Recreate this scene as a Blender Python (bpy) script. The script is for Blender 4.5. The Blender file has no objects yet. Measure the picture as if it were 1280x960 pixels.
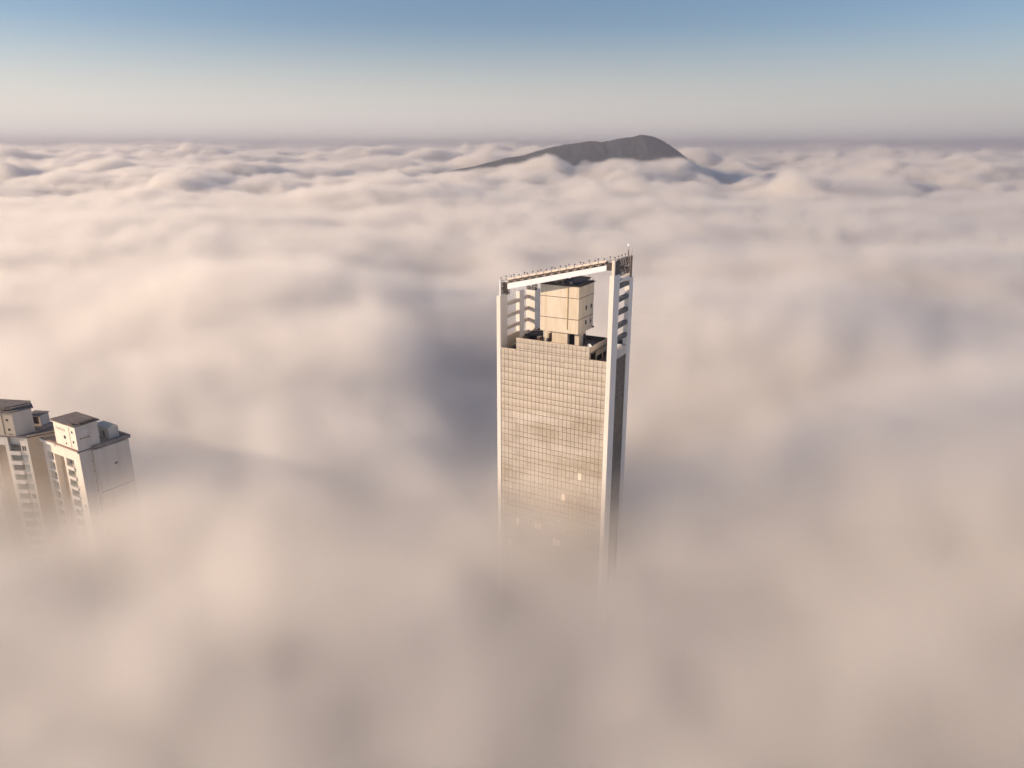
import bpy, bmesh, math, random
from mathutils import Vector, Matrix
R = math.radians
random.seed(11)
S = bpy.context.scene
C = S.collection

# ------------------------------------------------------------------ camera
CAMZ, FPX, PITCH = 205.0, 950.66, R(17.417)
cam = bpy.data.cameras.new('camera')
co = bpy.data.objects.new('camera', cam); C.objects.link(co)
cam.sensor_width = 36; cam.lens = FPX / 1280 * 36; cam.clip_start = 1; cam.clip_end = 90000
co.location = (0, 0, CAMZ); co.rotation_euler = (R(90) - PITCH, 0, 0)
S.camera = co

# ------------------------------------------------------------------ sky
SUN_DIR = Vector((2.12, -.025, -.505)).normalized()
w = bpy.data.worlds.new('World'); S.world = w; w.use_nodes = True
nt = w.node_tree
bg = nt.nodes['Background']; bg.inputs[1].default_value = .075
sky = nt.nodes.new('ShaderNodeTexSky'); sky.sky_type = 'NISHITA'; sky.sun_disc = False
sky.sun_elevation = R(13.4); sky.sun_rotation = R(-90.7); sky.altitude = 200
sky.air_density = 1.0; sky.dust_density = .4; sky.ozone_density = 1.5
tc = nt.nodes.new('ShaderNodeTexCoord')
sep = nt.nodes.new('ShaderNodeSeparateXYZ'); nt.links.new(tc.outputs['Generated'], sep.inputs[0])
# dusty mauve haze layer low over the whole horizon, a little paler towards the sun
ramp = nt.nodes.new('ShaderNodeValToRGB'); nt.links.new(sep.outputs[2], ramp.inputs[0])
ramp.color_ramp.interpolation = 'EASE'
e = ramp.color_ramp.elements
e[0].position = .0; e[0].color = (1, 1, 1, 1)
e[1].position = .15; e[1].color = (0, 0, 0, 1)
mu = nt.nodes.new('ShaderNodeMapRange'); nt.links.new(sep.outputs[0], mu.inputs[0])
mu.inputs[1].default_value = -.75; mu.inputs[2].default_value = .65
mu.inputs[3].default_value = 0; mu.inputs[4].default_value = 1
hz = nt.nodes.new('ShaderNodeMix'); hz.data_type = 'RGBA'; nt.links.new(mu.outputs[0], hz.inputs[0])
hz.inputs[6].default_value = (8.4, 7.6, 7.0, 1); hz.inputs[7].default_value = (5.0, 4.75, 4.7, 1)
mx = nt.nodes.new('ShaderNodeMix'); mx.data_type = 'RGBA'
nt.links.new(ramp.outputs[0], mx.inputs[0]); tint = nt.nodes.new('ShaderNodeMix'); tint.data_type = 'RGBA'; tint.blend_type = 'MULTIPLY'; tint.inputs[0].default_value = 1; nt.links.new(sky.outputs[0], tint.inputs[6]); tint.inputs[7].default_value = (.82, .89, 1.08, 1); nt.links.new(tint.outputs[2], mx.inputs[6]); nt.links.new(hz.outputs[2], mx.inputs[7])
nt.links.new(mx.outputs[2], bg.inputs[0])

# ------------------------------------------------------------------ sun
sl = bpy.data.lights.new('sun', 'SUN'); so = bpy.data.objects.new('sun', sl); C.objects.link(so)
sl.energy = 5; sl.angle = R(.5); sl.color = (1, .74, .51)
so.rotation_euler = SUN_DIR.to_track_quat('-Z', 'Y').to_euler()
so.location = (-300, 0, 400)

S.view_settings.view_transform = 'Standard'; S.view_settings.look = 'None'
S.view_settings.exposure = .62; S.view_settings.gamma = 1
cy = S.cycles
cy.volume_bounces = 10; cy.max_bounces = 12; cy.diffuse_bounces = 3; cy.glossy_bounces = 3; cy.transparent_max_bounces = 8
cy.volume_step_rate = 4.0; cy.volume_max_steps = 256
cy.use_denoising = True; cy.use_adaptive_sampling = True; cy.adaptive_threshold = .04
cy.caustics_reflective = False; cy.caustics_refractive = False
cy.sample_clamp_indirect = 8

# ------------------------------------------------------------------ where the picture's rays meet the world (used to find positions)
def ray(px, py):
    a = (px - 640) / FPX; b = (480 - py) / FPX
    return Vector((a, math.cos(PITCH) + b * math.sin(PITCH), -math.sin(PITCH) + b * math.cos(PITCH)))
def at_height(px, py, z):
    r = ray(px, py); return r * ((z - CAMZ) / r.z) + Vector((0, 0, CAMZ))
def at_depth(px, py, y):
    r = ray(px, py); return r * (y / r.y) + Vector((0, 0, CAMZ))

# ------------------------------------------------------------------ materials
def mat(name, col, rough=.6, metal=0., spec=.5, var=.0, vscale=.3, stretch=(1, 1, 1), bump=0., bscale=3., rnd=0., col2=None, second=None):
    m = bpy.data.materials.new(name); m.use_nodes = True
    t = m.node_tree; b = t.nodes['Principled BSDF']; N = t.nodes.new; L = t.links.new
    b.inputs['Roughness'].default_value = rough; b.inputs['Metallic'].default_value = metal
    b.inputs['Specular IOR Level'].default_value = spec
    tx = N('ShaderNodeTexCoord'); mp = N('ShaderNodeMapping'); L(tx.outputs['Object'], mp.inputs[0]); mp.inputs['Scale'].default_value = stretch
    base = None
    dark = col2 or tuple(c * .55 for c in col)
    mixc = N('ShaderNodeMix'); mixc.data_type = 'RGBA'
    mixc.inputs[6].default_value = (*col, 1); mixc.inputs[7].default_value = (*dark, 1)
    n = N('ShaderNodeTexNoise'); n.inputs['Scale'].default_value = vscale; n.inputs['Detail'].default_value = 6; n.inputs['Roughness'].default_value = .6
    L(mp.outputs[0], n.inputs[0])
    mr = N('ShaderNodeMapRange'); L(n.outputs[0], mr.inputs[0]); mr.inputs[1].default_value = .38; mr.inputs[2].default_value = .72; mr.inputs[3].default_value = 0; mr.inputs[4].default_value = var
    L(mr.outputs[0], mixc.inputs[0]); out = mixc.outputs[2]
    if rnd:
        oi = N('ShaderNodeObjectInfo'); ge = N('ShaderNodeNewGeometry')
        ad = N('ShaderNodeMath'); ad.operation = 'ADD'; L(oi.outputs['Random'], ad.inputs[0]); L(ge.outputs['Random Per Island'], ad.inputs[1])
        fr = N('ShaderNodeMath'); fr.operation = 'FRACT'; L(ad.outputs[0], fr.inputs[0])
        rr = N('ShaderNodeMapRange'); L(fr.outputs[0], rr.inputs[0]); rr.inputs[3].default_value = 1 - rnd; rr.inputs[4].default_value = 1 + rnd * .6
        vm = N('ShaderNodeVectorMath'); vm.operation = 'SCALE'; L(out, vm.inputs[0]); L(rr.outputs[0], vm.inputs['Scale']); out = vm.outputs[0]
    L(out, b.inputs['Base Color'])
    if bump:
        n2 = N('ShaderNodeTexNoise'); n2.inputs['Scale'].default_value = bscale; n2.inputs['Detail'].default_value = 5; L(mp.outputs[0], n2.inputs[0])
        bu = N('ShaderNodeBump'); bu.inputs['Strength'].default_value = bump; bu.inputs['Distance'].default_value = .05; L(n2.outputs[0], bu.inputs['Height']); L(bu.outputs[0], b.inputs['Normal'])
    return m
M = dict(
    white=mat('white_paint', (.77, .745, .70), .5, var=.35, vscale=.25, stretch=(1, 1, .15), col2=(.62, .6, .56)),
    beamwhite=mat('beam_white_paint', (.82, .86, .92), .4, var=.12, vscale=.6, col2=(.68, .67, .65)),
    cream=mat('cream_render', (.62, .54, .44), .75, var=.45, vscale=.35, stretch=(1, 1, .25), col2=(.55, .45, .30), bump=.3),
    core=mat('weathered_cream_concrete', (.70, .635, .53), .8, var=.7, vscale=.5, stretch=(1.6, 1.6, .22), col2=(.52, .43, .30), bump=.3),
    groove=mat('dark_joint', (.10, .075, .055), .8),
    pane=mat('bronze_mirror_glass', (.78, .73, .65), .14, metal=.6, spec=.5, var=1, vscale=.055, stretch=(1, 1, 2.2), col2=(.50, .43, .33), rnd=.06),  # broad mottle paints cloud reflections into the glass colour
    palepane=mat('pale_pane', (.80, .72, .60), .4, rnd=.05),  # paler colour for a few scattered cells
    sidepane=mat('dark_glass', (.035, .033, .040), .25, spec=.25, var=.5, vscale=.4, rnd=.35, col2=(.018, .017, .02)),
    backing=mat('dark_facade_frame', (.07, .05, .035), .6),
    rung=mat('shaded_grey_concrete', (.16, .15, .145), .8, var=.4, vscale=1),  # dark tone paints in the shade of the rungs' outer faces
    steel=mat('galvanised_steel', (.30, .27, .24), .55, metal=.3, var=.4, vscale=2),
    darksteel=mat('dark_steel', (.055, .045, .04), .6, var=.3, vscale=2),
    creamsteel=mat('cream_painted_steel', (.78, .68, .58), .5, var=.2, vscale=2),
    deck=mat('roof_membrane', (.20, .155, .13), .85, var=.7, vscale=.4, col2=(.09, .075, .07)),
    roofdark=mat('dark_roof_sheet', (.06, .055, .055), .85, var=.6, vscale=.8, col2=(.025, .025, .03)),
    bluesheet=mat('blue_black_sheeting', (.022, .022, .028), .8, var=.5, vscale=1.2, bump=.5, bscale=1.2),
    hole=mat('dark_opening', (.018, .014, .012), .8),
    door=mat('brown_door', (.10, .055, .04), .6),
    doorshade=mat('pale_grey_door_and_shade', (.42, .45, .43), .5),
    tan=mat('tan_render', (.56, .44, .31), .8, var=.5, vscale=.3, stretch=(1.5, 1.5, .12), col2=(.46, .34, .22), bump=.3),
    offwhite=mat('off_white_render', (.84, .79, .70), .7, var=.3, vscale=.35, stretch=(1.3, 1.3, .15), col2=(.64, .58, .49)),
    grey=mat('grey_cream_shade_render', (.66, .59, .52), .8, var=.5, vscale=.3, stretch=(1.3, 1.3, .15), col2=(.42, .37, .33), bump=.3),  # carries painted shade on right-hand sides of apartments and their roof rooms
    greenglass=mat('green_glass', (.16, .22, .18), .2, spec=.7, var=.5, vscale=.9, col2=(.08, .12, .10), rnd=.3),
    darkglass=mat('smoked_window_glass', (.05, .055, .06), .2, spec=.6, rnd=.3),
    slab=mat('stained_roof_slab', (.24, .20, .175), .85, var=.8, vscale=.55, col2=(.10, .085, .08), bump=.4),
    lettering=mat('faded_lettering', (.44, .42, .36), .8),
    emblem=mat('pale_emblem', (.66, .62, .60), .8),
    ledge=mat('brown_ledge', (.26, .16, .11), .8, var=.4, vscale=1),
)

# ------------------------------------------------------------------ builders
class MB:
    def __init__(s): s.v = []; s.f = []
    def box(s, x0, x1, y0, y1, z0, z1):
        n = len(s.v)
        s.v += [(x0, y0, z0), (x1, y0, z0), (x1, y1, z0), (x0, y1, z0), (x0, y0, z1), (x1, y0, z1), (x1, y1, z1), (x0, y1, z1)]
        s.f += [tuple(n + i for i in q) for q in ((0, 3, 2, 1), (4, 5, 6, 7), (0, 1, 5, 4), (1, 2, 6, 5), (2, 3, 7, 6), (3, 0, 4, 7))]
        return s
    def hexa(s, p8):
        n = len(s.v); s.v += [tuple(p) for p in p8]
        s.f += [tuple(n + i for i in q) for q in ((0, 3, 2, 1), (4, 5, 6, 7), (0, 1, 5, 4), (1, 2, 6, 5), (2, 3, 7, 6), (3, 0, 4, 7))]
        return s
    def bar(s, a, b, r=.07, k=4):
        a, b = Vector(a), Vector(b); d = (b - a).normalized()
        u = d.cross(Vector((0, 0, 1)) if abs(d.z) < .9 else Vector((1, 0, 0))).normalized(); v2 = d.cross(u)
        n = len(s.v)
        for p in (a, b):
            for i in range(k):
                t = (i + .5) * 2 * math.pi / k; s.v.append(tuple(p + u * math.cos(t) * r + v2 * math.sin(t) * r))
        for i in range(k):
            j = (i + 1) % k; s.f.append((n + i, n + j, n + k + j, n + k + i))
        s.f.append(tuple(n + i for i in range(k))[::-1]); s.f.append(tuple(n + k + i for i in range(k)))
        return s
    def prism(s, poly, z0, z1):
        n = len(s.v); k = len(poly)
        s.v += [(p[0], p[1], z0) for p in poly] + [(p[0], p[1], z1) for p in poly]
        for i in range(k):
            j = (i + 1) % k; s.f.append((n + i, n + j, n + k + j, n + k + i))
        s.f.append(tuple(n + i for i in range(k))[::-1]); s.f.append(tuple(n + k + i for i in range(k)))
        return s
    def mesh(s, name):
        me = bpy.data.meshes.new(name); me.from_pydata(s.v, [], s.f)
        bm = bmesh.new(); bm.from_mesh(me); bmesh.ops.recalc_face_normals(bm, faces=bm.faces); bm.to_mesh(me); bm.free()
        return me
    def build(s, name, m, parent=None, bevel=0):
        o = bpy.data.objects.new(name, s.mesh(name)); C.objects.link(o); o.data.materials.append(M[m] if isinstance(m, str) else m)
        if parent: o.parent = parent
        if bevel:
            b = o.modifiers.new('edge', 'BEVEL'); b.width = bevel; b.segments = 1
        return o
def box(name, m, parent, *c, bevel=0): return MB().box(*c).build(name, m, parent, bevel)
def root(name, label, cat, loc=(0, 0, 0), rz=0, group=None):
    o = bpy.data.objects.new(name, None); C.objects.link(o); o.location = loc; o.rotation_euler = (0, 0, rz)
    o['label'] = label; o['category'] = cat
    if group: o['group'] = group
    return o
def tag(o, label, cat, group=None):
    o['label'] = label; o['category'] = cat
    if group: o['group'] = group
    return o
def inst(name, me, parent, loc, rot=(0, 0, 0), scale=None):
    o = bpy.data.objects.new(name, me); C.objects.link(o); o.parent = parent; o.location = loc; o.rotation_euler = rot
    if scale: o.scale = scale
    return o

# ------------------------------------------------------------------ ground and mountain (setting)
g = MB(); g.v = [(-23500, -1400, 0), (23500, -1400, 0), (23500, 23500, 0), (-23500, 23500, 0)]; g.f = [(0, 1, 2, 3)]
mg = mat('city_ground', (.07, .075, .05), .9, var=.8, vscale=.004, col2=(.10, .095, .09))
go = g.build('ground', mg); go['kind'] = 'structure'

from mathutils import noise as mnoise
def lerp_profile(prof, x):
    if x <= prof[0][0]: return prof[0][1]
    for (a, b), (c, d) in zip(prof, prof[1:]):
        if x <= c:
            t = (x - a) / (c - a); return b + (d - b) * t
    return prof[-1][1]
MY = 3800
ridge_px = [(400, 236), (480, 226), (560, 214), (590, 209), (612, 203), (632, 198), (655, 194.5), (670, 189.5), (690, 184), (705, 181.5), (722, 178.5), (740, 176.5), (758, 177.5), (772, 173.5), (790, 171.5), (802, 169.2), (815, 170), (826, 175), (838, 182.5), (848, 190), (862, 203), (885, 220), (960, 245), (1100, 260)]
ridge = [(at_depth(px, py, MY).x, at_depth(px, py, MY).z) for px, py in ridge_px]
nx, ny = 520, 150
mv = []; mf = []
for j in range(ny):
    ty = j / (ny - 1) * 2 - 1
    for i in range(nx):
        x = -1300 + i * (3700 / (nx - 1)); y = MY + ty * 1300
        h = lerp_profile(ridge, x)
        prof = math.exp(-(abs(ty) * (2.5 if ty < 0 else 2.0)) ** 1.6)
        off = 1 - math.exp(-(ty * 5) ** 2)
        gul = mnoise.fractal(Vector((x * .004, y * .004, 1.3)), 1, 2, 6)
        rid = abs(mnoise.noise(Vector((x * .0045 + y * .001, y * .0012, 5.1))))
        z = h * prof + off * (gul * 45 - rid * 50 * math.exp(-(ty * 1.5) ** 2)) + 4.5 * mnoise.noise(Vector((x * .03, y * .03, 7))) + 4.0 * mnoise.noise(Vector((x * .07, y * .07, 2))) + 3.2 * mnoise.noise(Vector((x * .14, y * .14, 4)))
        mv.append((x, y, max(z, 1)))
for j in range(ny - 1):
    for i in range(nx - 1):
        a = j * nx + i; mf.append((a, a + 1, a + nx + 1, a + nx))
mm = MB(); mm.v = mv; mm.f = mf
mtm = mat('forested_slope', (.016, .026, .034), .95, var=.9, vscale=.02, col2=(.010, .015, .02), bump=1, bscale=.05)
mo = mm.build('mountain', mtm); mo['kind'] = 'structure'
for p in mo.data.polygons: p.use_smooth = True

# ------------------------------------------------------------------ the office tower
PSI = 28.844
TL = (-4.368, 211.556, 0)
tw = root('office_tower', 'tall office tower with gold glass front and white corner pillars rising from the fog', 'skyscraper', TL, R(-PSI))
W, P1 = 35.0, 1.25
FL_ = 3.8
# pillars run the full height
for (u0, u1, v0, v1, z1) in ((0, P1, 0, 4.1, 164.7), (W - P1, W, 0, 4.1, 172.9), (W - P1, W, 11.5, 14.4, 170.8), (0, P1, 11.5, 14.4, 164.2)):
    box('pillar', 'white', tw, u0, u1, v0, v1, 0, z1, bevel=.04)
fin = box('pillar', 'white', tw, .2, 3.25, 17.5, 21.0, 0, 163.7, bevel=.04)
# rungs between the pillars above the roof
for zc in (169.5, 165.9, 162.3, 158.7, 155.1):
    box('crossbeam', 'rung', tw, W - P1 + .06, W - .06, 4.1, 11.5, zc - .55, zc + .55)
s_ = MB().hexa([(W - P1 + .03, 4.1, 170.8), (W - .03, 4.1, 170.8), (W - .03, 11.5, 170.3), (W - P1 + .03, 11.5, 170.3),
                (W - P1 + .03, 4.1, 171.0), (W - .03, 4.1, 171.0), (W - .03, 11.5, 171.95), (W - P1 + .03, 11.5, 171.95)])
s_.build('sloped_cap', 'offwhite', tw)
for zc in (161.6, 158.1, 154.6):
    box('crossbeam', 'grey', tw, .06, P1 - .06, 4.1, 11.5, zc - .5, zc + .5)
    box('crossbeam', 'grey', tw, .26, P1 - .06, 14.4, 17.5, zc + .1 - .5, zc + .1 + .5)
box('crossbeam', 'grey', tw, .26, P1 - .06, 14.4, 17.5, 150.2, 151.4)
# side walls below the rungs
box('side_parapet', 'cream', tw, .1, P1 - .05, 4.1, 11.5, 147, 152.3)
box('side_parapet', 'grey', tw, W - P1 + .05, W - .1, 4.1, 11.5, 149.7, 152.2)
# dark carcass behind the glass: low shoulders and the taller middle
Z1, Z2 = 153.14, 149.75
UA, UB = 6.25, 28.75
car = MB()
car.box(P1, W - P1, .18, .5, 0, Z2 - .05)
car.box(UA, UB, .181, .5, Z2 - .05, Z1 - .04)
car.box(W - .5, W - .22, 4.1, 11.5, 0, 149.7)
car.box(.22, .5, 4.1, 11.5, 0, 147)
car.box(P1, W - P1, 13.9, 14.2, 0, Z2)
car.build('curtain_wall_frame', 'backing', tw)
# coping strips on the parapets
cp = MB(); cp.box(UA - .02, UB + .02, .06, .56, Z1 - .04, Z1 + .08); cp.box(P1, UA - .02, .06, .56, Z2 - .05, Z2 + .06); cp.box(UB + .02, W - P1, .06, .56, Z2 - .05, Z2 + .06)
cp.build('parapet_coping', 'cream', tw)
# glass panes: 26 columns, a tall and a short row on each floor
def pane_mesh(wd, ht, name, m, t=.05):
    b = MB(); e = .03
    b.v = [(-wd/2, .0, -ht/2), (wd/2, .0, -ht/2), (wd/2, .0, ht/2), (-wd/2, .0, ht/2), (-wd/2 + e, -t, -ht/2 + e), (wd/2 - e, -t, -ht/2 + e), (wd/2 - e, -t, ht/2 - e), (-wd/2 + e, -t, ht/2 - e)]
    b.f = [(4, 5, 6, 7), (0, 1, 5, 4), (1, 2, 6, 5), (2, 3, 7, 6), (3, 0, 4, 7)]
    me = b.mesh(name); me.materials.clear(); me.materials.append(M[m]); return me
rows = []   # (zlow, zhigh)
rows += [(151.94, 153.09, 1), (150.32, 151.89, 1)]
rows += [(149.76, 150.27, 1)]
z = 150.3
rows += [(148.04, 149.7, 0), (146.54, 147.99, 0)]
z = 146.5
while z > 4:
    rows.append((z - 2.27, z - .04, 0)); rows.append((z - 3.76, z - 2.34, 0)); z -= 3.8
pcache = {}
def pm(h, kind):
    k = (round(h, 2), kind)
    if k not in pcache: pcache[k] = pane_mesh(1.185, h, 'pane', kind)
    return pcache[k]
pale_cells = {(5, 621): 0}
pale_spots = []
cs, sn = math.cos(R(PSI)), math.sin(R(PSI))
def tower_front(px, py):     # tower-local u, z where a sight line meets the front glass
    r = ray(px, py); t = (TL[0] * sn + TL[1] * cs) / (r.x * sn + r.y * cs)
    q = r * t; return ((q.x - TL[0]) * cs - (q.y - TL[1]) * sn, q.z + CAMZ)
for px, py in ((722, 596), (705.5, 622), (648.5, 649.5), (667.5, 655), (672.5, 656.5), (640, 674), (693, 676), (699, 677)): pale_spots.append(tower_front(px, py))
count = 0
stuffm = MB(); stuffb = MB()
for (za, zb, mid) in rows:
    for k in range(26):
        if mid and not (4 <= k < 22): continue
        u = P1 + (k + .5) * P1; zc = (za + zb) / 2; h = zb - za
        isb = any(abs(u - bu) < P1 / 2 and za - .05 <= bz <= zb + .05 for bu, bz in pale_spots)
        tx, tz = random.gauss(0, .006), random.gauss(0, .006)
        if count < 296:
            inst('pane', pm(h, 'palepane' if isb else 'pane'), tw, (u, .17, zc), (tx, 0, tz)); count += 1
        else:
            b = stuffb if isb else stuffm
            wd, e, t = 1.185, .03, .05; n = len(b.v)
            for (x, y, zz) in [(-wd/2, 0, -h/2), (wd/2, 0, -h/2), (wd/2, 0, h/2), (-wd/2, 0, h/2), (-wd/2 + e, -t, -h/2 + e), (wd/2 - e, -t, -h/2 + e), (wd/2 - e, -t, h/2 - e), (-wd/2 + e, -t, h/2 - e)]:
                b.v.append((u + x, .17 + y + x * tz - zz * tx, zc + zz))
            b.f += [tuple(n + i for i in q) for q in ((4, 5, 6, 7), (0, 1, 5, 4), (1, 2, 6, 5), (2, 3, 7, 6), (3, 0, 4, 7))]
o = stuffm.build('lower_panes', 'pane', tw); o['kind'] = 'stuff'
o = stuffb.build('pale_panes', 'palepane', tw); o['kind'] = 'stuff'
# dark glass of the right, left and rear sides
sg = MB()
z = 149.6
while z > 4:
    for (a, b_) in ((2.3, .05), (3.75, 2.38)):
        for k in range(6):
            v = 4.15 + k * 1.225; j = random.uniform(-.02, .02)
            sg.box(W - .23, W - .14 + j, v + .05, v + 1.17, z - a, z - b_)
            sg.box(.14, .23, v + .05, v + 1.17, z - a, z - b_)
        for k in range(26):
            sg.box(P1 + k * P1 + .05, P1 + k * P1 + 1.2, 14.19, 14.26, z - a, z - b_)
    z -= 3.8
o = sg.build('side_panes', 'sidepane', tw); o['kind'] = 'stuff'
# roof decks and walls of the raised middle
box('roof_deck', 'deck', tw, UA, UB, .5, 13.9, 151.0, 151.6)
box('shoulder_deck', 'deck', tw, P1, UA, .5, 13.9, 147.4, 148.0)
box('shoulder_deck', 'deck', tw, UB, W - P1, .5, 13.9, 147.4, 148.0)
rw = MB(); rw.box(UB - .28, UB, .5, 13.9, 151.3, 153.05); rw.box(UB - .28, UB, .5, .9, 148, 151.3); rw.box(UB - .28, UB, 5.0, 5.35, 148, 151.3); rw.box(UB - .28, UB, 5.35, 13.9, 149.6, 151.3)
rw.box(UB - .28, UB, 9.6, 10, 148, 149.6)
rw.build('raised_side_wall', 'cream', tw)
box('raised_side_wall', 'cream', tw, UA, UA + .28, .5, 13.9, 148, 153.0)
box('back_wall', 'hole', tw, UB - 3.2, UB - 3.0, .5, 13.9, 148, 151.0)
box('rear_parapet', 'roofdark', tw, UA, W - P1, 13.55, 13.9, 151.6, 152.9)
rail = MB()
for u in [UB + .3 + i * 1.0 for i in range(5)]: rail.bar((u, .8, 148), (u, .8, 149.2), .04)
rail.bar((UB, .8, 149.2), (W - P1, .8, 149.2), .05)
for v in [1 + i * 1.2 for i in range(11)]: rail.bar((W - P1 - .2, v, 148), (W - P1 - .2, v, 149.3), .04)
rail.bar((W - P1 - .2, .8, 149.3), (W - P1 - .2, 13.5, 149.3), .05)
rail.build('handrail', 'steel', tw)
lp = MB(); lp.bar((P1 + .2, 2.0, 148.1), (UA, 5.2, 149.6), .12); lp.bar((P1 + .2, 5.0, 148.1), (UA, 9, 149.9), .14); lp.box(P1, UA, 3.5, 3.8, 148, 148.9); lp.box(P1 + 1, UA - .4, 6, 8.5, 148, 149.2)
lp.build('service_ducts', 'deck', tw)

# crown: inclined white beam with truss and lamp row
def zb0(u): return 166.77 + (u - 3.5) * .2519
u0, u1 = 3.5, 32.75
b_ = MB().hexa([(u0, .02, zb0(u0)), (u1, .02, zb0(u1)), (u1, .9, zb0(u1)), (u0, .9, zb0(u0)), (u0, .02, zb0(u0) + 1.62), (u1, .02, zb0(u1) + 1.4), (u1, .9, zb0(u1) + 1.4), (u0, .9, zb0(u0) + 1.62)])
b_.build('inclined_beam', 'beamwhite', tw, bevel=.03)
def zt(u): return 168.84 + (u - .96) * .2406      # top rail
crown = MB()
crown.bar((.8, .45, zt(.8)), (34.5, .45, zt(34.5)), .09)
crown.bar((.8, .85, zt(.8)), (34.5, .85, zt(34.5)), .07)
crown.bar((3.5, .2, zb0(3.5) + 1.7), (32.7, .2, zb0(32.7) + 1.5), .07)
NS = 13
segs = [3.5 + i * (29.2 / NS) for i in range(NS + 1)]
for i, u in enumerate(segs):
    crown.bar((u, .45, zb0(u) + 1.5), (u, .45, zt(u)), .08)
    crown.bar((u, .85, zb0(u) + 1.5), (u, .85, zt(u)), .07)
    if i < NS: crown.bar((u, .6, zb0(u) + 1.55), (segs[i + 1], .6, zt(segs[i + 1])), .045)
crown.build('crown_truss', 'darksteel', tw)
lace = MB()
for i in range(NS):
    a_, b__ = segs[i], segs[i + 1]; m_ = (a_ + b__) / 2
    lace.bar((a_, .3, zb0(a_) + 1.62), (m_, .3, zt(m_) - .12), .06); lace.bar((m_, .3, zt(m_) - .12), (b__, .3, zb0(b__) + 1.5), .06); lace.bar((a_, .3, zb0(a_) + 1.6), (a_, .3, zt(a_)), .08)
lace.build('crown_lacing', 'creamsteel', tw)
dk = MB().hexa([(3.5, .86, zb0(3.5) + 1.5), (32.7, .86, zb0(32.7) + 1.3), (32.7, 1.3, zb0(32.7) + 1.3), (3.5, 1.3, zb0(3.5) + 1.5), (3.5, .86, zt(3.5) - .05), (32.7, .86, zt(32.7) - .05), (32.7, 1.3, zt(32.7) - .05), (3.5, 1.3, zt(3.5) - .05)])
dk.build('cable_tray', 'darksteel', tw)
for i in range(NS):
    a, b2 = segs[i] + .12, segs[i + 1] - .12
    MB().hexa([(a, .05, zt(a) - .1), (b2, .05, zt(b2) - .1), (b2, .4, zt(b2) - .1), (a, .4, zt(a) - .1), (a, .05, zt(a) + .42), (b2, .05, zt(b2) + .42), (b2, .4, zt(b2) + .42), (a, .4, zt(a) + .42)]).build('light_panel', 'creamsteel', tw)
for i in range(24):
    u = 1.6 + i * 1.38 + .25 * ((i * 7) % 3 - 1)
    MB().bar((u, .25, zt(u) + .1), (u, .25, zt(u) + .8 + .25 * (i % 2)), .05).box(u - .16, u + .16, .1, .4, zt(u) + .7 + .25 * (i % 2), zt(u) + .95 + .25 * (i % 2)).build('floodlight', 'darksteel', tw)
# left end: slim post and two stacked dark boxes
box('corner_post', 'beamwhite', tw, .9, 1.3, .1, .6, 164.7, 169.1)
def frame_box(m, x0, x1, y0, y1, z0, z1, r=.09, nd=1):
    for x in (x0, x1):
        for y in (y0, y1): m.bar((x, y, z0), (x, y, z1), r)
    for z_ in (z0, z1):
        for y in (y0, y1): m.bar((x0, y, z_), (x1, y, z_), r)
        for x in (x0, x1): m.bar((x, y0, z_), (x, y1, z_), r)
    for k in range(nd):
        a = y0 + (y1 - y0) * k / nd; b = y0 + (y1 - y0) * (k + 1) / nd
        for x in (x0, x1): m.bar((x, a, z0), (x, b, z1), r * .8); m.bar((x, b, z0), (x, a, z1), r * .8)
    for y in (y0, y1): m.bar((x0, y, z0), (x1, y, z1), r * .8); m.bar((x1, y, z0), (x0, y, z1), r * .8)
lb = MB(); frame_box(lb, 1.5, 3.3, .1, 1.6, 165.3, 166.8); frame_box(lb, 1.5, 3.3, .1, 1.6, 166.95, 168.4)
lb.box(1.9, 2.9, .5, 1.4, 165.4, 166.7); lb.box(1.9, 2.9, .5, 1.4, 167, 168.3); lb.build('corner_lattice', 'darksteel', tw)
# right end: dark junction, cream post, mesh panel and lattice over the side ladder
box('junction_box', 'darksteel', tw, 32.8, 34.0, .05, 1.1, 174.25, 176.2)
box('corner_post', 'creamsteel', tw, 34.2, 34.95, .05, .7, 172.9, 176.9)
box('mesh_panel', 'darksteel', tw, 34.75, 34.9, .75, 3.9, 173.0, 176.6)
rl = MB()
frame_box(rl, 34.1, 34.85, 4.0, 11.3, 172.4, 174.3, .10, 5)
frame_box(rl, 34.1, 34.85, 4.0, 11.3, 174.45, 176.5, .09, 5)
for k in range(16):
    v = 4.1 + k * .47; rl.bar((34.6, v, 172.4 + random.random()), (34.3, v + random.uniform(-.6, .6), 176.3), .045)
rl.build('side_lattice', 'darksteel', tw)
sr = MB(); sr.bar((34.5, .4, 176.95), (34.5, 11.9, 176.75), .12); sr.bar((34.85, 7.4, 174.5), (34.85, 11.5, 174.4), .16); sr.box(34.5, 34.9, 5.2, 7.2, 172.4, 173.1); sr.build('side_rail', 'creamsteel', tw)
for k in range(8):
    v = 1.2 + k * 1.25
    MB().bar((34.5, v, 176.9), (34.5, v, 177.5), .05).box(34.35, 34.65, v - .15, v + .15, 177.4, 177.7).build('floodlight', 'creamsteel' if k % 2 else 'darksteel', tw)
box('corner_post', 'creamsteel', tw, 34.2, 34.7, 11.3, 11.9, 171.0, 176.7)
box('corner_post', 'darksteel', tw, 34.5, 34.95, 12.7, 13.2, 170.8, 176.6)
# lattice on the rear left pillars
bl = MB(); frame_box(bl, .4, 3.1, 17.6, 19, 163.75, 165.3, .1, 1); bl.bar((.4, 17.6, 164.5), (3.1, 17.6, 164.5), .1); bl.bar((1.4, 17.6, 163.75), (1.4, 17.6, 165.3), .1); bl.bar((2.3, 17.6, 163.75), (2.3, 17.6, 165.3), .1)
bl.build('corner_lattice', 'darksteel', tw)
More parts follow.
